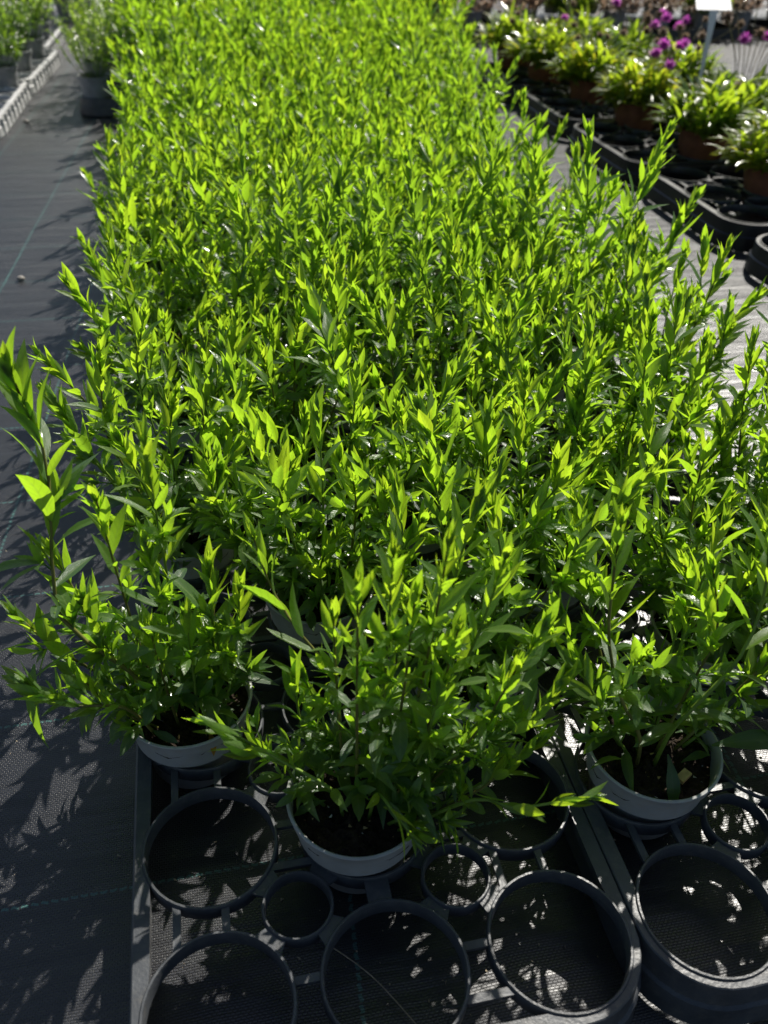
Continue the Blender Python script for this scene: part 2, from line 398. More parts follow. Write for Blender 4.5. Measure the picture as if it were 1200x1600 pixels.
def soil_mesh(R, z, seed=1, rough=0.005):
    g = random.Random(seed); mb = MB(); v = [(0, 0, z + 0.004)]; f = []
    nr_, ns = 11, 34
    for i in range(1, nr_ + 1):
        for k in range(ns):
            a = 2 * math.pi * (k + 0.5 * (i % 2)) / ns; r = R * i / nr_
            v.append((r * math.cos(a), r * math.sin(a), z + g.uniform(-rough, rough) + 0.003 * math.cos(3 * a + seed)))
    for k in range(ns):
        f.append((0, 1 + k, 1 + (k + 1) % ns))
    for i in range(nr_ - 1):
        for k in range(ns):
            a = 1 + i * ns + k; b = 1 + i * ns + (k + 1) % ns
            f.append((a, a + ns, b + ns, b))
    mb.add(v, f)
    for _ in range(90):       # crumbs
        a = g.uniform(0, 6.28); r = R * 0.92 * math.sqrt(g.random()); s = g.uniform(0.001, 0.0035)
        c = Vector((r * math.cos(a), r * math.sin(a), z + 0.003))
        q = [c + Vector((g.uniform(-1, 1), g.uniform(-1, 1), g.uniform(-1, 1))).normalized() * s for _ in range(4)]
        mb.add(q, [(0, 1, 2), (0, 2, 3), (0, 3, 1), (1, 3, 2)])
    me = mb.mesh('soil', [M['soil'], M['chip'], M['perlite']], False)
    nb_ = len(me.polygons) - 90 * 4
    for q in range(90):
        for k in range(4): me.polygons[nb_ + q * 4 + k].material_index = (0, 0, 0, 0, 1, 0, 0, 2, 0, 1)[q % 10]
    return me

PZ = 0.006                              # the pots stand on the fabric
RIM = PZ + 0.090
POT = pot_mesh(M['pot'])
SOIL = [soil_mesh(0.0572, RIM - 0.017, s) for s in (1, 2, 3)]

# ------------------------------------------------------------------ leaves
def leaf_template(nrow, ncol, p=0.8, q=1.05, wid=0.15, arch=0.5, fold=0.35, wave=0.0, twist=0.0, pet=0.10):
    ys = [0.0]; zs = [0.0]
    ts = [i / nrow for i in range(nrow + 1)]
    sub = 6
    y = z = 0.0; Y = [0.0]; Z = [0.0]
    for i in range(nrow * sub):
        a = arch * ((i + 0.5) / (nrow * sub)) - arch * 0.35
        y += math.cos(a) / (nrow * sub); z -= math.sin(a) / (nrow * sub)
        if (i + 1) % sub == 0: Y.append(y); Z.append(z)
    v = []; f = []; rib = []
    h = ncol // 2
    for i in range(nrow):
        t = ts[i]
        wd = wid * max(math.sin(math.pi * min(1, t ** p)) ** q, pet * (1 - t))
        tw = twist * t
        for k in range(-h, h + 1):
            u = k / h
            x = wd * u; zz = fold * abs(x) * (1 - 0.35 * abs(u)) + wave * wid * math.sin(t * 11 + (0 if u > 0 else 2)) * abs(u)
            v.append((x * math.cos(tw) - zz * math.sin(tw), Y[i], Z[i] + zz * math.cos(tw) + x * math.sin(tw))); rib.append(abs(u))
    v.append((0, Y[-1], Z[-1])); rib.append(0.0)
    m = ncol + 1
    for i in range(nrow - 1):
        for k in range(ncol): f.append((i * m + k, i * m + k + 1, (i + 1) * m + k + 1, (i + 1) * m + k))
    tip = len(v) - 1
    for k in range(ncol): f.append(((nrow - 1) * m + k, (nrow - 1) * m + k + 1, tip))
    lt = [ts[i] for i in range(nrow) for _ in range(m)] + [1.0]
    return np.array(v), f, rib, lt

LT = {}          # leaf templates: name -> (hi, lo)
for nm, kw in {'lance0': dict(arch=0.35, fold=0.45, wave=0.06, wid=0.122), 'lance1': dict(arch=-0.35, fold=0.6, twist=0.35, wave=0.08, wid=0.118), 'lance2': dict(arch=0.8, fold=0.35, twist=-0.4, wid=0.108),
               'blunt0': dict(p=1.25, q=0.85, arch=0.9, fold=0.25, wid=0.132, wave=0.05), 'blunt1': dict(p=1.2, q=0.9, arch=1.5, fold=0.3, wid=0.135, twist=0.5, wave=0.1),
               'bud0': dict(arch=-0.5, fold=0.9, wid=0.15)}.items():
    LT[nm] = (leaf_template(6, 4, **kw), leaf_template(4, 2, **dict(kw, wid=kw['wid'] * 0.88)))
TONES = [0.08, 0.3, 0.55, 0.78, 0.95]
LEAF = {}
for nm, (hi, lo) in LT.items():
    for ti, tone in enumerate(TONES):
        mb = MB(); mb.add(hi[0], hi[1], tone=tone, rib=hi[2], lt=hi[3]); LEAF[nm, ti] = mb.mesh('leaf_' + nm, M['leaf'])

def frame_of(D, Nn):
    D = D.normalized(); X = D.cross(Nn)
    if X.length < 1e-5: X = D.cross(Vector((1, 0, 0)))
    X.normalize(); Z = X.cross(D)
    return Matrix(((X.x, D.x, Z.x), (X.y, D.y, Z.y), (X.z, D.z, Z.z)))

def bez(pts, n):
    """smooth curve through control points (Catmull-Rom)"""
    pts = [Vector(p) for p in pts]; q = [pts[0] * 2 - pts[1]] + pts + [pts[-1] * 2 - pts[-2]]
    out = []
    segs = len(pts) - 1
    for i in range(n + 1):
        s = i / n * segs; k = min(int(s), segs - 1); t = s - k
        a, b, c, d = q[k:k + 4]
        out.append(0.5 * ((2 * b) + (c - a) * t + (2 * a - 5 * b + 4 * c - d) * t * t + (3 * b - a - 3 * c + d) * t ** 3))
    return out

def gen_stem(g, pts, lead=1.0, bare=0.12, shoots=1.0, fine=False, leafscale=1.0, tones=(0.0, 1.0), spacing=1.0, kinds=None):
    """leaves along one stem: list of (pos, D, N, length, kind, tone) and the side shoots' small leaves"""
    path = bez(pts, 24)
    cum = [0.0]
    for a, b in zip(path, path[1:]): cum.append(cum[-1] + (b - a).length)
    L = cum[-1]
    def at(s):
        s = max(0, min(L, s))
        for i in range(24):
            if cum[i + 1] >= s - 1e-9:
                t = (s - cum[i]) / max(cum[i + 1] - cum[i], 1e-9)
                return path[i].lerp(path[i + 1], t), (path[i + 1] - path[i]).normalized()
        return path[-1], (path[-1] - path[-2]).normalized()
    leaves = []; small = []
    s = L * bare; ph = g.uniform(0, 6.28)
    while s < L - 0.002:
        u = s / L
        pos, T = at(s)
        e1 = T.cross(Vector((0.2, 1, 0.1))).normalized(); e2 = T.cross(e1)
        R = e1 * math.cos(ph) + e2 * math.sin(ph)
        if u < 0.5:
            ang = math.radians(g.uniform(55, 85)); ln = g.uniform(0.028, 0.058); kind = g.choice(('blunt0', 'blunt1', 'lance2', 'lance2')); tone = g.uniform(0.1, 0.5)
        elif u < 0.8:
            ang = math.radians(g.uniform(18, 50)); ln = g.uniform(0.034, 0.062); kind = g.choice(('lance0', 'lance2', 'lance1', 'lance0')); tone = g.uniform(0.4, 0.85)
        else:
            ang = math.radians(g.uniform(7, 30)); ln = g.uniform(0.034, 0.056) * (1.0 - 0.35 * (u - 0.8) / 0.2); kind = g.choice(('lance0', 'lance1', 'lance0', 'bud0')); tone = g.uniform(0.45, 1.0)
        ln *= leafscale * 0.9
        if kinds: kind = g.choice(kinds)
        if g.random() < 0.04: ln *= 1.3
        D = T * math.cos(ang) + R * math.sin(ang)
        if u < 0.5: D.z -= 0.15 * g.random()
        D.normalize()
        Nn = (T - D * T.dot(D)); 
        if Nn.length < 1e-4: Nn = R
        Nn = Nn.normalized() + R.cross(T) * g.uniform(-0.35, 0.35) + e1 * g.uniform(-.15, .15)
        leaves.append((pos, D, Nn, ln, kind, tones[0] + (tones[1] - tones[0]) * tone))
        # side shoots: little rosettes of small leaves in the leaf axils
        if 0.12 < u < 0.72 and g.random() < 0.62 * shoots:
            sl = g.uniform(0.008, 0.03)
            sd_ = (T * 0.8 + R * 0.7).normalized(); tipp = pos + sd_ * sl
            for k in range(g.randint(6, 9)):
                a = k * 2.4 + ph; sp = g.uniform(0.25, 1.15)
                f1 = sd_.cross(Vector((0.3, 0.8, 0.5))).normalized(); f2 = sd_.cross(f1)
                rr = f1 * math.cos(a) + f2 * math.sin(a)
                d2 = (sd_ * math.cos(sp) + rr * math.sin(sp)).normalized()
                small.append((pos.lerp(tipp, g.uniform(0.4, 1.0)), d2, sd_ - d2 * sd_.dot(d2) + rr * 0.01, g.uniform(0.014, 0.030) * leafscale, g.choice(('lance0', 'blunt0', 'lance1')), 0.15 + 0.5 * u + g.uniform(0, 0.35)))
            small.append(('stem', pos, tipp))
        ph += 2.4 + g.uniform(-0.3, 0.3)
        step = 0.0125 if u < 0.55 else (0.0092 if u < 0.8 else 0.0045)
        s += step * g.uniform(0.75, 1.3) * spacing
    # closed bud of tiny leaves at the very tip
    pos, T = at(L)
    for k in range(5):
        a = k * 2.4; e1 = T.cross(Vector((0.2, 1, 0.1))).normalized(); e2 = T.cross(e1)
        R = e1 * math.cos(a) + e2 * math.sin(a); an = 0.12 + 0.09 * k
        D = (T * math.cos(an) + R * math.sin(an)).normalized()
        small.append((pos - T * 0.003, D, (T - D * T.dot(D)) + R * 0.01, (0.020 - 0.002 * k) * leafscale, 'bud0', 1.0))
    return path, leaves, small

def gen_plant(g, n=14, height=(0.15, 0.25), rim=RIM, lean=0.55, spread=0.034):
    """control points of a plant's own stems, in plant coordinates"""
    out = []
    for i in range(n):
        a = 2.4 * i + g.uniform(-0.35, 0.35); r0 = spread * math.sqrt((i + 0.5) / n)
        ln = g.uniform(*height) * (1.12 if g.random() < 0.2 else 1.0); tilt = lean * (0.15 + 0.85 * math.sqrt((i + 0.5) / n)) * g.uniform(0.6, 1.15)
        if i > n * 0.7: ln *= g.uniform(0.65, 1.0)
        b = Vector((r0 * math.cos(a), r0 * math.sin(a), rim - 0.018))
        d = Vector((math.cos(a), math.sin(a), 0))
        k1 = b + (d * math.sin(tilt) + Vector((0, 0, math.cos(tilt)))) * ln * 0.4
        t2 = tilt * 0.75 + g.uniform(-.1, .1); k2 = k1 + (d * math.sin(t2) + Vector((0, 0, math.cos(t2)))) * ln * 0.32
        t3 = tilt * 0.5 + g.uniform(-.25, .3); sw = Vector((g.uniform(-.022, .022), g.uniform(-.022, .022), 0))
        k3 = k2 + (d * math.sin(t3) + Vector((0, 0, math.cos(t3)))) * ln * 0.28 + sw
        out.append([b, k1, k2, k3])
    return out

def basal(g, n, rim=RIM, R=0.05):
    """low dark leaves round the foot of the stems"""
    out = []
    for i in range(n):
        a = g.uniform(0, 6.28); r = R * math.sqrt(g.random()) * 0.85
        pos = Vector((r * math.cos(a), r * math.sin(a), rim - 0.012 + g.uniform(0, 0.055)))
        el = g.uniform(-0.25, 0.7); aa = a + g.uniform(-.8, .8)
        D = Vector((math.cos(aa) * math.cos(el), math.sin(aa) * math.cos(el), math.sin(el)))
        out.append((pos, D, Vector((g.uniform(-.3, .3), g.uniform(-.3, .3), 1)), g.uniform(0.030, 0.055), g.choice(('blunt0', 'blunt1', 'lance2')), g.uniform(0.0, 0.45)))
    return out

def add_leaf(mb, lf, lod=1):
    pos, D, Nn, ln, kind, tone = lf
    v, f, rib, lt = LT[kind][lod]
    Mx = np.array(frame_of(D, Nn)) * ln
    mb.add(v @ Mx.T + np.array(pos), f, tone=tone, rib=rib, lt=lt)

def hero(x, y, seed, label, n=14, height=(0.15, 0.25), lean=0.6, custom=(), extra=(), skip=None, nbasal=48, open_front=False):
    g = random.Random(seed)
    t = thing('potted_plant', label, 'plant', (x, y, 0), 0, 'leafy green pot plants in the bed')
    link('pot', POT, t, (0, 0, PZ), g.uniform(0, 6.28))
    link('soil', SOIL[seed % 3], t, (0, 0, 0), g.uniform(0, 6.28))
    own = [(p, {}) for p in gen_plant(g, n, height, lean=lean)]; stems = []
    if skip: own = [s for s in own if not skip(s[0][-1])]
    for pts, kw in sorted(custom, key=lambda c: len(c[0]) == 1):
        b = Vector(pts[0]) - Vector((x, y, 0))
        foot = Vector((max(-.03, min(.03, b.x * 0.6)), max(-.03, min(.03, b.y * 0.6)), RIM - 0.02))
        q = [Vector(p) - Vector((x, y, 0)) for p in pts]
        if len(q) == 1:          # only the tip is given: out first, then up
            a, b2 = foot, q[0]
            q = [Vector((a.x + (b2.x - a.x) * 0.45, a.y + (b2.y - a.y) * 0.45, a.z + (b2.z - a.z) * 0.33)), Vector((a.x + (b2.x - a.x) * 0.8, a.y + (b2.y - a.y) * 0.8, a.z + (b2.z - a.z) * 0.68)), b2]
        stems.append(([foot] + q, kw))
    stems += own; nleaf = 0
    for pts, kw in stems:
        kw = dict(kw); rad = kw.pop('rad', 0.0017); sm_ = kw.pop('mat', 'stemgreen')
        path, leaves, small = gen_stem(g, pts, **kw)
        mb = MB(); k = len(path)
        mb.tube(path[::2] + ([path[-1]] if (k - 1) % 2 else []), [rad * (1.0 - 0.55 * i / (k / 2)) for i in range(len(path[::2]))], 6)
        s = link('stem', mb.mesh('stem', M[g.choice(('stem', 'stemgreen', sm_))]), t)
        for lf in leaves:
            if nleaf > 296: small.append(lf); continue
            pos, D, Nn, ln, kind, tone = lf
            o = link('leaf', LEAF[kind, min(4, int(tone * 5))], s)
            o.matrix_local = Matrix.Translation(pos) @ (frame_of(D, Nn) * ln).to_4x4()
            nleaf += 1
        if small:
            mb = MB()
            for lf in small:
                if lf[0] == 'stem': mb.tube([lf[1], lf[2]], [0.0009, 0.0007], 4, tone=0.5, rib=1.0)
                else: add_leaf(mb, lf, 0)
            o = link('side_shoot', mb.mesh('side_shoot', M['leaf']), s); o['kind'] = 'stuff'
    mb = MB()
    for lf in basal(g, nbasal):
        if open_front and lf[0].y + lf[1].y * lf[3] < -0.030 and lf[0].x + lf[1].x * lf[3] < 0.035: continue
        add_leaf(mb, lf, 0)
    o = link('basal_leaves', mb.mesh('basal_leaves', M['leaf']), t); o['kind'] = 'stuff'
    for lf, mat in extra:
        pos, D, Nn, ln, kind, tone = lf
        mb = MB(); hi = LT[kind][0]; mb.add(hi[0], hi[1], tone=tone, rib=hi[2])
        o = link('leaf', mb.mesh('leaf', M[mat]), t)
        if mat == 'orange': o['label'] = 'dead orange leaf'
        o.matrix_local = Matrix.Translation(pos) @ (frame_of(Vector(D), Vector(Nn)) * ln).to_4x4()
    return t

def tips(lst, **kw):
    return [([p], kw) for p in lst]

def gx(i): return i * P if i < 3 else X2 + (i - 3) * P
VV = Vector
# front plants, each leaf an object of its own
hero(0.130, 0.135, 101, 'bushy green plant in the nearest grey pot, overhanging the empty tray holes', n=6, height=(0.07, 0.12), lean=0.9,
     custom=tips([(0.128, 0.134, 0.34), (0.154, 0.14, 0.36), (0.171, 0.138, 0.32), (0.202, 0.127, 0.29), (0.194, 0.143, 0.36), (0.239, 0.145, 0.34), (0.271, 0.128, 0.28), (0.294, 0.122, 0.22), (0.247, 0.111, 0.26), (0.269, 0.098, 0.18), (0.243, 0.092, 0.16), (0.083, 0.172, 0.2), (0.188, 0.112, 0.25), (0.116, 0.17, 0.28)], spacing=1.15) + [([(0.153, 0.171, 0.17), (0.107, 0.189, 0.215), (0.076, 0.22, 0.26), (0.063, 0.236, 0.31)], dict(mat='stem', spacing=1.5, leafscale=1.05, shoots=0.3, bare=0.3)),
             ([(0.106, 0.122, 0.125), (0.067, 0.14, 0.15), (0.038, 0.156, 0.165), (0.009, 0.171, 0.175)], dict(leafscale=0.8, shoots=0.2, bare=0.3, tones=(0.35, 1.0))),
             ([(0.142, 0.112, 0.125), (0.151, 0.082, 0.135), (0.163, 0.068, 0.122)], dict(leafscale=0.8, shoots=0.0, bare=0.5, tones=(0.5, 1.0))),
             ([(0.214, 0.082, 0.14), (0.239, 0.063, 0.15), (0.269, 0.058, 0.155), (0.301, 0.054, 0.16)], dict(leafscale=0.75, shoots=0.5, bare=0.25, tones=(0.35, 1.0), spacing=0.9)),
             ([(0.200, 0.116, 0.15), (0.254, 0.105, 0.19), (0.278, 0.108, 0.22)], dict(leafscale=0.8))],
     skip=lambda tip: tip.y < -0.03 and tip.x < 0.03, open_front=True)
hero(-0.012, 0.272, 102, 'potted plant with one tall big leaved stem leaning out over the left aisle', n=5, height=(0.07, 0.12), lean=0.9, open_front=True, skip=lambda tip: tip.y < -0.03,
     custom=tips([(-0.084, 0.274, 0.23), (-0.148, 0.301, 0.2), (-0.022, 0.268, 0.29), (0.025, 0.258, 0.27), (0.048, 0.244, 0.25), (0.002, 0.232, 0.24), (-0.029, 0.239, 0.22), (-0.056, 0.281, 0.33), (-0.012, 0.28, 0.38), (0.025, 0.255, 0.19), (-0.093, 0.242, 0.17), (-0.11, 0.323, 0.25)], spacing=1.1) + [([(-0.05, 0.26, 0.14), (-0.098, 0.272, 0.2), (-0.108, 0.286, 0.23), (-0.101, 0.307, 0.29), (-0.098, 0.336, 0.335), (-0.105, 0.344, 0.38), (-0.108, 0.34, 0.415)], dict(mat='stem', leafscale=1.6, spacing=1.25, shoots=0.6, bare=0.25, rad=0.0023, kinds=('lance0', 'lance2', 'lance0'), tones=(0.0, 0.8))),
             ([(-0.06, 0.22, 0.15), (-0.105, 0.215, 0.17), (-0.135, 0.23, 0.185)], dict(leafscale=1.0))],
     extra=[((VV((-0.125, 0.0, 0.165)), VV((-0.05, -0.5, -0.8)), VV((-.5, -.6, .5)), 0.085, 'lance2', 0.4), 'leaf'),
            ((VV((0.018, -0.040, RIM - 0.006)), VV((0.1, -0.6, -0.25)), VV((0.3, 0, 1)), 0.026, 'blunt0', 0.6), 'orange')])
hero(0.408, 0.135, 103, 'sparse open potted plant with large leaves just past the gap between trays', n=15, height=(0.12, 0.25), lean=0.75, open_front=True, skip=lambda tip: tip.y < -0.03,
     custom=[([(0.381, 0.122, 0.13), (0.36, 0.136, 0.17), (0.349, 0.158, 0.22), (0.35, 0.175, 0.27), (0.347, 0.18, 0.33)], dict(mat='stem', leafscale=1.15, spacing=1.6, shoots=0.1, bare=0.3, rad=0.002)),
             ([(0.406, 0.116, 0.14), (0.425, 0.115, 0.18), (0.454, 0.124, 0.22), (0.467, 0.139, 0.27), (0.463, 0.16, 0.34)], dict(leafscale=1.35, spacing=1.8, shoots=0.1, bare=0.25, rad=0.0023))],
     extra=[((VV((0.045, -0.02, RIM + 0.012)), VV((0.8, -0.15, 0.12)), VV((-.1, -.3, 1)), 0.075, 'blunt0', 0.1), 'leaf'),
            ((VV((0.025, 0.02, RIM + 0.045)), VV((0.7, -0.5, -0.45)), VV((.3, -.2, 1)), 0.075, 'lance0', 0.4), 'leaf'),
            ((VV((0.002, -0.02, RIM + 0.01)), VV((-0.1, -0.75, -0.55)), VV((0, -.5, 1)), 0.05, 'blunt0', 0.05), 'leaf')], nbasal=22)
hero_list = [
    (2, 2, 'green potted plant behind the nearest pot, next to the narrow gap between the trays'),
    (4, 2, 'leafy plant at the right picture edge, diagonally behind the sparse open plant'),
    (1, 3, 'green plant in the shaded pot seen through the opening behind the nearest plant'),
    (5, 1, 'nearest green plant cut by the right picture edge beside the sparse plant'),
    (3, 3, 'upright green plant straight behind the sparse open plant beyond the tray gap'),
    (0, 4, 'second plant along the left aisle edge, stems leaning over the dark fabric'),
    (5, 3, 'tall stemmed plant at the right picture edge with pale fabric behind its tips'),
    (2, 4, 'dense plant two rows straight behind the one beside the tray gap'),
    (4, 4, 'dense plant two rows straight behind the one at the right picture edge'),
    (1, 5, 'dense green plant behind the shaded pot, between aisle edge and centre of the bed'),
    (3, 5, 'dense green plant two rows behind the upright plant past the tray gap'),
    (5, 5, 'long stemmed edge plant against the pale sunlit fabric, second along that edge'),
    (0, 6, 'third plant along the left aisle edge, long leaves rising over dark fabric'),
]
for k, (i, j, lab) in enumerate(hero_list):
    hero(gx(i) + rnd.uniform(-.006, .006), j * P + (j // 5) * 0.022 + rnd.uniform(-.006, .006), 200 + k, lab, n=18, height=(0.165, 0.29), lean=0.7 if i in (0, 4) else 0.6)

# the rest of the bed: same plant, foliage joined
def mid_proto(seed, n=16, height=(0.175, 0.30), lean=0.56):
    g = random.Random(seed); mb = MB()
    for pts in gen_plant(g, n, height, lean=lean):
        path, leaves, small = gen_stem(g, pts)
        mb.tube(path[::4], [0.0016 - 0.0009 * i / 6 for i in range(len(path[::4]))], 4, tone=0.6, rib=0.0)
        for lf in leaves: add_leaf(mb, lf, 1)
        for lf in small:
            if lf[0] != 'stem': add_leaf(mb, lf, 1)
    for lf in basal(g, 44): add_leaf(mb, lf, 1)
    return mb.mesh('foliage', M['leaf'])
MID = [mid_proto(300 + k, 15 + (k * 5) % 7, ((0.16, 0.28), (0.19, 0.31), (0.14, 0.30))[k % 3], (0.5, 0.65, 0.58)[k % 3]) for k in range(12)]

ordn = ['first', 'second', 'third', 'fourth', 'fifth', 'sixth', 'seventh', 'eighth', 'ninth', 'tenth', 'eleventh', 'twelfth', 'thirteenth', 'fourteenth', 'fifteenth', 'sixteenth', 'seventeenth', 'eighteenth']
done = {(1, 1), (0, 2), (3, 1)} | {(i, j) for i, j, _ in hero_list}
left_n, right_n = 3, 2
for j in range(1, 36):
    y = j * P + (j // 5) * 0.022
    for i in range(0, 8):
        if (i + j) % 2 or (i, j) in done: continue
        if i >= 6 and y < (2.12 if i == 6 else 2.75): continue
        if i == 0 and y < 2.9:
            lab = 'green plant on the left aisle edge of the bed, %s from its near end' % ordn[left_n]; left_n += 1
        elif i == 5 and y < 2.1:
            lab = 'green plant standing out against the pale right aisle, %s from the near end' % ordn[right_n]; right_n += 1
        elif j <= 10: lab = 'dense green plant inside the bed, %s row from the near end, %s column from left' % (ordn[j], ordn[i])
        elif y < 2.4: lab = 'dense green plant in the middle of the bed, one of many merging tips'
        else: lab = 'out of focus green plant in the far mass of the bed'
        t = thing('potted_plant', lab, 'plant', (gx(i) + rnd.uniform(-.012, .012) - (0.045 if i == 0 and 1.0 < y < 1.8 else 0), y + rnd.uniform(-.012, .012), 0), rnd.uniform(0, 6.28), 'leafy green pot plants in the bed')
        link('pot', POT, t, (0, 0, PZ)); link('soil', SOIL[j % 3], t)
        o = link('foliage', MID[rnd.randrange(12)], t); o['kind'] = 'stuff'
        s = rnd.uniform(0.85, 1.12); o.scale = (s * 1.08, s * 1.08, s); o.location = (0, 0, RIM * (1 - s))

# ------------------------------------------------------------------ bushy plants of the batch at the far left
def bushy_proto(seed, n=24, height=(0.12, 0.24), leafl=(0.014, 0.026), mat='bushy', wide=1.0):
    g = random.Random(seed); mb = MB()
    for pts in gen_plant(g, n, height, lean=0.72 * wide):
        path = bez(pts, 16)
        mb.tube(path[::4], [0.0012] * 5, 4, tone=0.3, rib=0.0)
        for i in range(5, 17):
            T = (path[i] - path[i - 1]).normalized()
            for _ in range(3):
                a = g.uniform(0, 6.28); e1 = T.cross(Vector((.2, 1, .1))).normalized(); e2 = T.cross(e1)
                R = e1 * math.cos(a) + e2 * math.sin(a); an = g.uniform(0.4, 1.4)
                D = (T * math.cos(an) + R * math.sin(an)).normalized()
                add_leaf(mb, (path[i], D, T - D * T.dot(D) + R * 0.01, g.uniform(*leafl), g.choice(('blunt0', 'blunt1', 'lance0')), min(1, 0.1 + 0.6 * i / 16 + g.uniform(0, .3))), 1)
    return mb.mesh('foliage', M[mat])
BUSH = [bushy_proto(400 + k) for k in range(4)]
DPOT = pot_mesh(M['darkpot'], 0.062, 0.116)
DSOIL = soil_mesh(0.057, 0.105, 9)

def far_plant(x, y, fol, label, group, pot=None, soil=None, s=1.0, z=PZ, name='bushy_plant', cat='plant'):
    t = thing(name, label, cat, (x, y, z - PZ), rnd.uniform(0, 6.28), group)
    link('pot', pot or DPOT, t, (0, 0, PZ)); link('soil', soil or DSOIL, t)
    o = link('foliage', fol, t); o['kind'] = 'stuff'; o.scale = (s, s, s); o.location = (0, 0, 0.124 - RIM * s)
    return t
for r in range(8):
    for c in range(3):
        if (r + c) % 2: continue
        x = -0.26 + c * P - 0.0; y = 3.15 + r * P
        if c == 2 and r < 3: continue
        lab = 'small leaved bushy plant in dark pot at the near corner of its batch' if (r, c) == (0, 0) else \
              'bushy plant just behind the corner pot of the small leaved batch' if (r, c) == (1, 1) else 'blurred bushy plant in the small leaved batch beyond the corner pot'
        far_plant(x, y, BUSH[rnd.randrange(4)], lab, 'small leaved bushy plants beyond the bed', s=rnd.uniform(0.95, 1.1))
tray(-0.26, 3.15, 2, 5, 'tray', 'dark tray under the corner pot of the small leaved batch', 'trays of the small leaved batch')
tray(-0.26, 3.85, 2, 5, 'tray', 'dark tray further back under the small leaved batch', 'trays of the small leaved batch')

# ------------------------------------------------------------------ tray row on the far side of the left aisle
tray(-0.615 - 2 * P, 2.86, 3, 5, 'greytray', 'ribbed grey tray cut by the left picture edge across the aisle', 'sunlit ribbed trays across the left aisle', math.radians(-2), ribs=True)
tray(-0.585 - 2 * P, 3.52, 3, 5, 'greytray', 'ribbed grey tray with sunlit side, second along the left aisle row', 'sunlit ribbed trays across the left aisle', math.radians(-4), ribs=True)
tray(-0.60 - 2 * P, 4.24, 3, 5, 'greytray', 'ribbed grey tray at the far end of the left aisle row', 'sunlit ribbed trays across the left aisle', math.radians(-2), ribs=True)
LB = [bushy_proto(450 + k, 20, (0.10, 0.19), (0.02, 0.034), 'bushy', 0.9) for k in range(3)]
for k, (x, y) in enumerate([(-0.605, 3.36), (-0.59, 3.66), (-0.575, 3.97), (-0.59, 4.42), (-0.80, 3.50), (-0.78, 3.82), (-0.77, 4.15), (-0.78, 4.6), (-0.60, 4.75)]):
    lab = 'light green plant on the ribbed trays across the left aisle, %s from the near end' % ordn[k] if k < 4 else 'light green plant in the second line on the ribbed trays across the aisle'
    far_plant(x, y, LB[k % 3], lab, 'light green plants on the ribbed trays', s=rnd.uniform(0.95, 1.15))

# ------------------------------------------------------------------ flowering plants on the right
def strap_proto(seed, n=520, ln=(0.03, 0.075), mat='strap'):
    g = random.Random(seed); mb = MB()
    for i in range(n):
        a = g.uniform(0, 6.28); r = 0.085 * math.sqrt(g.random()); h = g.random() ** 1.5
        el = g.uniform(0.05, 1.4)
        pos = Vector((r * math.cos(a), r * math.sin(a), 0.122 + h * 0.095 * (1 - (r / 0.1) ** 2))); aa = a + g.gauss(0, 1.0)
        D = Vector((math.cos(aa) * math.cos(el), math.sin(aa) * math.cos(el), math.sin(el)))
        L = g.uniform(*ln); wd = g.uniform(0.004, 0.008); segs = 6; p = pos.copy(); d = D.copy(); v = []; rib = []
        side = d.cross(Vector((0, 0, 1))).normalized()
        for k in range(segs + 1):
            t = k / segs; ww = wd * (0.5 + 0.5 * math.sin(math.pi * (0.15 + 0.72 * t))) * (1 - t ** 5)
            nrm = side.cross(d)
            v += [p - side * ww + nrm * ww * .25, p, p + side * ww + nrm * ww * .25]; rib += [1, 0, 1]
            p = p + d * (L / segs); d = (d + Vector((0, 0, -0.13))).normalized(); 
        f = [(k * 3 + q, k * 3 + q + 1, k * 3 + q + 4, k * 3 + q + 3) for k in range(segs) for q in (0, 1)]
        mb.add(v, f, tone=g.uniform(0.1, 1.0), rib=rib)
    return mb.mesh('foliage', M[mat])
STRAP = [strap_proto(500 + k) for k in range(5)]

def head_mesh(seed, R, mat, n=70):
    g = random.Random(seed); mb = MB()
    mb.lathe([(0.0003, -0.6 * R), (0.5 * R, -0.4 * R), (0.62 * R, 0), (0.45 * R, 0.4 * R), (0.0003, 0.55 * R)], 10)
    mb.a = {'tone': [0.1] * len(mb.v), 'rib': [1.0] * len(mb.v)}
    for i in range(n):
        zz = 1 - 1.7 * (i + 0.5) / n; a = i * 2.4; rr = math.sqrt(max(0, 1 - zz * zz))
        d = Vector((rr * math.cos(a), rr * math.sin(a), zz * 0.8)).normalized()
        s = d.cross(Vector((0.1, 0.2, 1))).normalized(); b = d.cross(s); L = R * g.uniform(0.7, 1.3); q = R * 0.13
        j = Vector((g.uniform(-.1, .1), g.uniform(-.1, .1), g.uniform(-.1, .1))) * R; mb.add([d * R * 0.35, d * L * 0.8 + s * q + j, d * L + b * q * .6 + j * 1.5, d * L * 0.8 - s * q + j], [(0, 1, 2, 3)], tone=g.uniform(0.2, 1.0), rib=1.0)
    return mb.mesh('flower_head', M[mat])
PURP = [head_mesh(600 + k, 0.0175, 'purple', 110) for k in range(2)]
SEED = [head_mesh(620 + k, 0.016, 'seed', 60) for k in range(2)]
TPOT = pot_mesh(M['terra'], 0.080, 0.118)

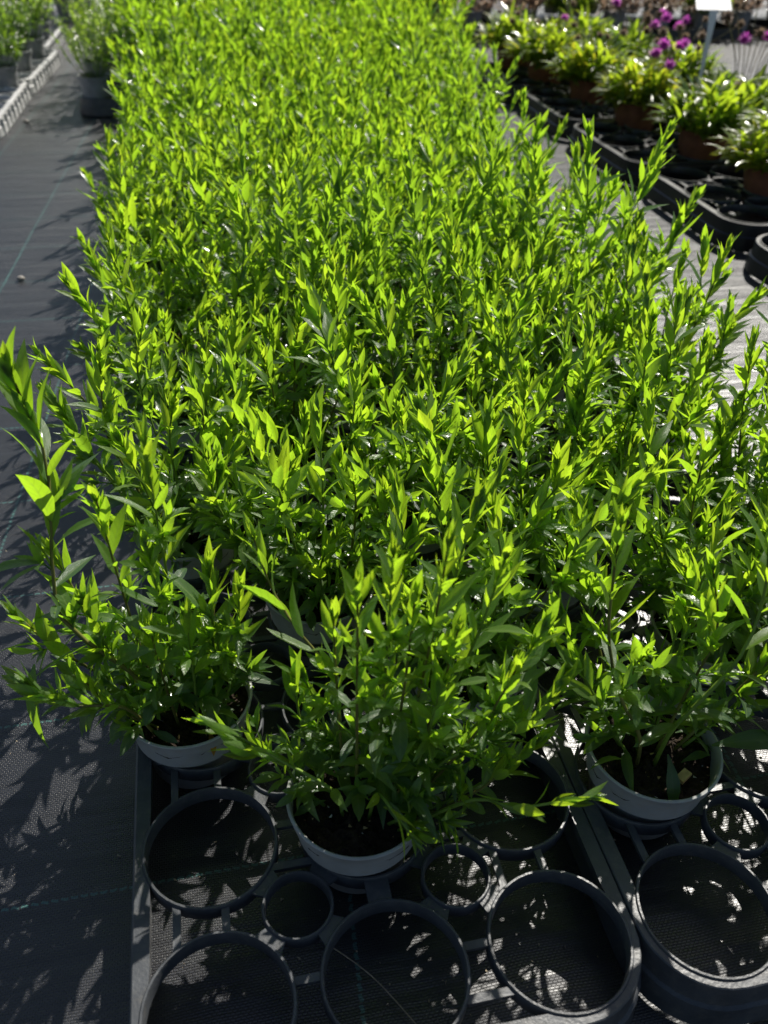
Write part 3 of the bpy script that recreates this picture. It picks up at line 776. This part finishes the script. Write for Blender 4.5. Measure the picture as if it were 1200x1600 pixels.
def flowering(x, y, k, label, group, fl, base=0.012, fol=None, pot=None):
    t = thing('flowering_plant', label, 'plant', (x, y, base - 0.006), 0, group)
    link('pot', pot or TPOT, t, (0, 0, PZ)); link('soil', DSOIL, t)
    o = link('foliage', fol or STRAP[k % 5], t, (0, 0, 0), rnd.uniform(0, 6.28)); o['kind'] = 'stuff'
    sc = rnd.uniform(1.2, 1.45); o.scale = (sc, sc, 1.2); o.location.z = -0.02
    for (dx, dy, h, kind) in fl:
        b = Vector((dx * 0.25, dy * 0.25, 0.115)); tip = Vector((dx, dy, h))
        m_ = (b + tip) / 2 + Vector((-dx * .2, -dy * .2, 0.02))
        mb = MB(); mb.tube(bez([b, m_, tip], 6), [0.0014] * 7, 5)
        s = link('flower_stalk', mb.mesh('flower_stalk', M['stalk']), t)
        hd = link('flower_head' if kind == 'p' else 'seed_head', (PURP if kind == 'p' else SEED)[rnd.randrange(2)], s, tip)
        hd.rotation_euler = (rnd.uniform(-.4, .4), rnd.uniform(-.4, .4), rnd.uniform(0, 6)); q = rnd.uniform(0.8, 1.15); hd.scale = (q, q, q)
    return t
def rfl(n, pp, hr=(0.22, 0.32), spread=0.12):
    return [(rnd.uniform(-spread, spread), rnd.uniform(-spread, spread), rnd.uniform(*hr), 'p' if rnd.random() < pp else 's') for _ in range(n)]
FG = 'flowering plants in red brown pots'
flowering(1.56, 1.78, 0, 'strap leaved plant in red brown pot at the right picture edge with yellowing leaves', FG, [])
flowering(1.57, 2.17, 1, 'strap leaved plant in red brown pot behind the black tray with orange dead leaf', FG, rfl(2, 0, (0.2, 0.26)))
flowering(1.53, 2.55, 2, 'plant with the purple flower cluster standing over its pot by the white label', FG, [(-0.02, -0.10, 0.285, 'p'), (0.02, -0.06, 0.30, 'p'), (-0.01, -0.07, 0.275, 'p'), (0.09, -0.03, 0.29, 'p'), (0.12, -0.01, 0.295, 'p'), (0.0, -0.16, 0.26, 'p')])
flowering(1.52, 2.93, 3, 'bright green plant with brown seed heads behind the purple cluster', FG, [(0.02, 0.02, 0.26, 's'), (0.06, 0.05, 0.25, 's'), (0.1, 0.0, 0.27, 's'), (-0.03, 0.1, 0.24, 's')])
flowering(1.48, 3.28, 4, 'plant with a single purple flower further along the red brown pots', FG, [(0.03, -0.05, 0.28, 'p'), (0.12, 0.06, 0.24, 's'), (-.04, .06, .25, 's')])
flowering(1.46, 3.62, 5, 'farthest strap leaved plant of the red brown pot row by the pale aisle', FG, rfl(4, 0.3, (0.2, 0.28)))
flowering(1.87, 1.84, 6, 'tall stalked plant in the second line at the right picture edge', FG, rfl(12, 0.1, (0.27, 0.37), 0.18))
flowering(1.745, 2.30, 7, 'plant with purple flowers on long thin stalks over the white sunlit fabric', FG, [(0.04, 0.12, 0.325, 'p'), (0.12, 0.13, 0.33, 'p'), (0.16, 0.09, 0.335, 'p'), (0.05, 0.06, 0.35, 's'), (-0.02, 0.14, 0.37, 's'), (0.10, 0.02, 0.36, 's'), (-0.05, 0.10, 0.39, 's'), (0.15, 0.0, 0.40, 's'), (.02, .18, .41, 's'), (.18, .15, .41, 's'), (.08, .16, .42, 's')])
flowering(1.80, 2.82, 8, 'plant with purple and brown heads just behind the white label', FG, [(0.0, 0.05, 0.3, 'p'), (0.05, 0.1, 0.31, 'p'), (-0.08, 0.08, 0.30, 'p'), (0.1, 0.05, 0.27, 's'), (-0.1, 0.0, 0.26, 's'), (0.02, -0.08, 0.25, 's'), (0.14, 0.12, 0.31, 's')] + rfl(8, 0.1, (0.27, 0.36), 0.17))
flowering(1.78, 3.20, 9, 'strap leaved plant with mixed heads in the second line beyond the label', FG, rfl(10, 0.3, (0.26, 0.35), 0.16))
flowering(1.74, 3.58, 10, 'plant with mostly brown heads at the far end of the second line', FG, rfl(10, 0.2, (0.26, 0.35), 0.16))
for (x, y, nc, nr, rz, lab) in [(1.39, 1.04, 3, 3, 2, 'black tray corner cut by the right picture edge, nearest of the black trays'), (1.39, 1.60, 3, 3, 0, 'black tray with curved front edge under the yellowing plant'),
                                (1.375, 2.13, 3, 3, 1, 'black tray with bare front hole below the orange dead leaf'), (1.375, 2.66, 3, 3, -1, 'long black tray under the purple cluster plants'), (1.37, 3.20, 3, 3, 0, 'farthest black tray beside the pale aisle')]:
    tray(x, y, nc, nr, 'blacktray', lab, 'black trays of the flowering plants', math.radians(rz)).scale = (1.28, 1.28, 1.2)
for (dx, dy, dz, kx, ky, kz, L, mt) in [(1.47, 2.11, 0.115, -0.6, -0.7, -0.25, 0.16, 'orange'), (1.50, 2.08, 0.12, -.4, -.7, -.5, 0.12, 'orange'), (1.52, 1.72, 0.115, -0.5, -0.6, -0.6, 0.12, 'orange')]:
    pass

# far rows: dried seed-head plants in dark pots
def far_rows():
    n = 0
    for (y0, x0, x1) in ((4.75, 1.35, 4.6), (5.15, 1.25, 5.0), (5.55, 1.3, 5.2)):
        x = x0
        while x < x1:
            fl = rfl(18, 0.10 if x > 1.8 else 0.03, (0.2, 0.34), 0.15)
            lab = 'dark pot of dried seed heads at the near corner of the far row' if n == 0 else 'brown dried seed head plant in the far rows beyond the flowering plants'
            t = flowering(x + rnd.uniform(-.02, .02), y0 + rnd.uniform(-.03, .03), n, lab, 'dried seed head plants in the far rows', fl, pot=DPOT, fol=DRY[n % 3] if n % 3 else STRAP[n % 5])
            n += 1; x += 0.27
    for k, x in enumerate((1.36, 2.02, 2.70, 3.36, 4.02)):
        tray(x, 4.66, 4, 3, 'blacktray', 'black tray with bright front edge under the dried seed head row' if k else 'black tray with bright lip at the near corner of the far row', 'trays of the dried seed head rows', holes=False)
DRY = [strap_proto(700 + k, 90, (0.06, 0.16), 'dry') for k in range(3)]
far_rows()
for k, (x, y) in enumerate([(-0.42, 5.0), (-0.55, 5.35), (-0.30, 5.45), (-0.8, 5.3), (-0.15, 5.7), (-0.5, 5.8), (-0.95, 5.75)]):
    far_plant(x, y, DRY[k % 3], 'brown withered plant in dark pot at the far end of the left aisle', 'withered plants at the aisle end', s=1.2, name='withered_plant')

# ------------------------------------------------------------------ small things
t = thing('plant_label', 'white T-shaped plastic plant label on a stake among the purple flowers', 'label', (1.775, 2.61, 0.10), math.radians(-15))
mb = MB(); v = []
for z, wd, yy in ((0, 0.004, 0), (0.10, 0.006, 0.003), (0.22, 0.009, 0.01), (0.285, 0.014, 0.02)):
    v += [(-wd, yy, z), (wd, yy, z), (wd, yy + 0.002, z), (-wd, yy + 0.002, z)]
f = [(i * 4 + k, i * 4 + (k + 1) % 4, (i + 1) * 4 + (k + 1) % 4, (i + 1) * 4 + k) for i in range(3) for k in range(4)] + [(3, 2, 1, 0), (12, 13, 14, 15)]
mb.add(v, f); link('stake', mb.mesh('stake', M['label'], False), t)
mb = MB(); mb.box((0, 0, 0.032), (0.115, 0.0022, 0.068)); o = link('name_plate', mb.mesh('name_plate', M['label'], False), t, (0, 0.021, 0.284)); o.rotation_euler = (math.radians(-58), 0, 0)

def pebble(x, y, s, label, seed):
    g = random.Random(seed); mb = MB()
    mb.lathe([(0.0005, 0), (0.8 * s, 0.1 * s), (s, 0.5 * s), (0.7 * s, 0.95 * s), (0.0005, 1.05 * s)], 9)
    mb.v = [(a * g.uniform(.85, 1.15), b * g.uniform(.8, 1.1), c) for a, b, c in mb.v]
    o = link('pebble', mb.mesh('pebble', M['stone']), None, (x, y, -0.001)); tag(o, label, 'stone')
pebble(-0.345, 1.594, 0.0085, 'small grey pebble lying on the dark left aisle fabric', 1)
pebble(-0.50, 3.02, 0.010, 'pale crumb lying by the near end of the ribbed tray', 2)
mb = MB(); hi = LT['blunt0'][0]; mb.add(hi[0] * 0.045, hi[1], tone=0.6, rib=hi[2])
o = link('fallen_leaf', mb.mesh('fallen_leaf', M['orange']), None, (1.10, 2.05, 0.006), 1.9); tag(o, 'small yellow brown leaf fallen on the pale right aisle', 'leaf')
mb = MB(); mb.tube(bez([(0.08, 0.055, 0.022), (0.12, 0.02, 0.012), (0.155, -0.03, 0.004)], 8), [0.0005] * 9, 5)
tag(link('dry_straw', mb.mesh('dry_straw', M['straw'])), 'thin dry straw lying in the middle empty tray hole', 'straw')
mb = MB(); mb.box((0, 0, 0), (0.014, 0.008, 0.004), 0.5)
tag(link('wood_chip', mb.mesh('wood_chip', M['chip'], False), None, (0.4245, 0.103, RIM - 0.010)), 'pale wood chip on the soil of the sparse open plant', 'chip')

# spilled compost and bits on the fabric and the tray rims
g = random.Random(77); mb = MB()
for _ in range(900):
    x = g.uniform(-0.45, 0.85); y = g.uniform(-0.12, 1.6) if x < -0.07 else g.uniform(-0.12, 0.3); s_ = g.choice((0.0006, 0.0009, 0.0012, 0.0022))
    c = Vector((x, y, s_ * 0.4))
    q = [c + Vector((g.uniform(-1, 1), g.uniform(-1, 1), g.uniform(-.6, 1))) * s_ for _ in range(4)]
    mb.add(q, [(0, 1, 2), (0, 2, 3), (0, 3, 1), (1, 3, 2)])
o = link('soil_crumbs', mb.mesh('soil_crumbs', M['straw'], False)); o['kind'] = 'stuff'; o['label'] = 'spilled pale crumbs scattered over the dark fabric'
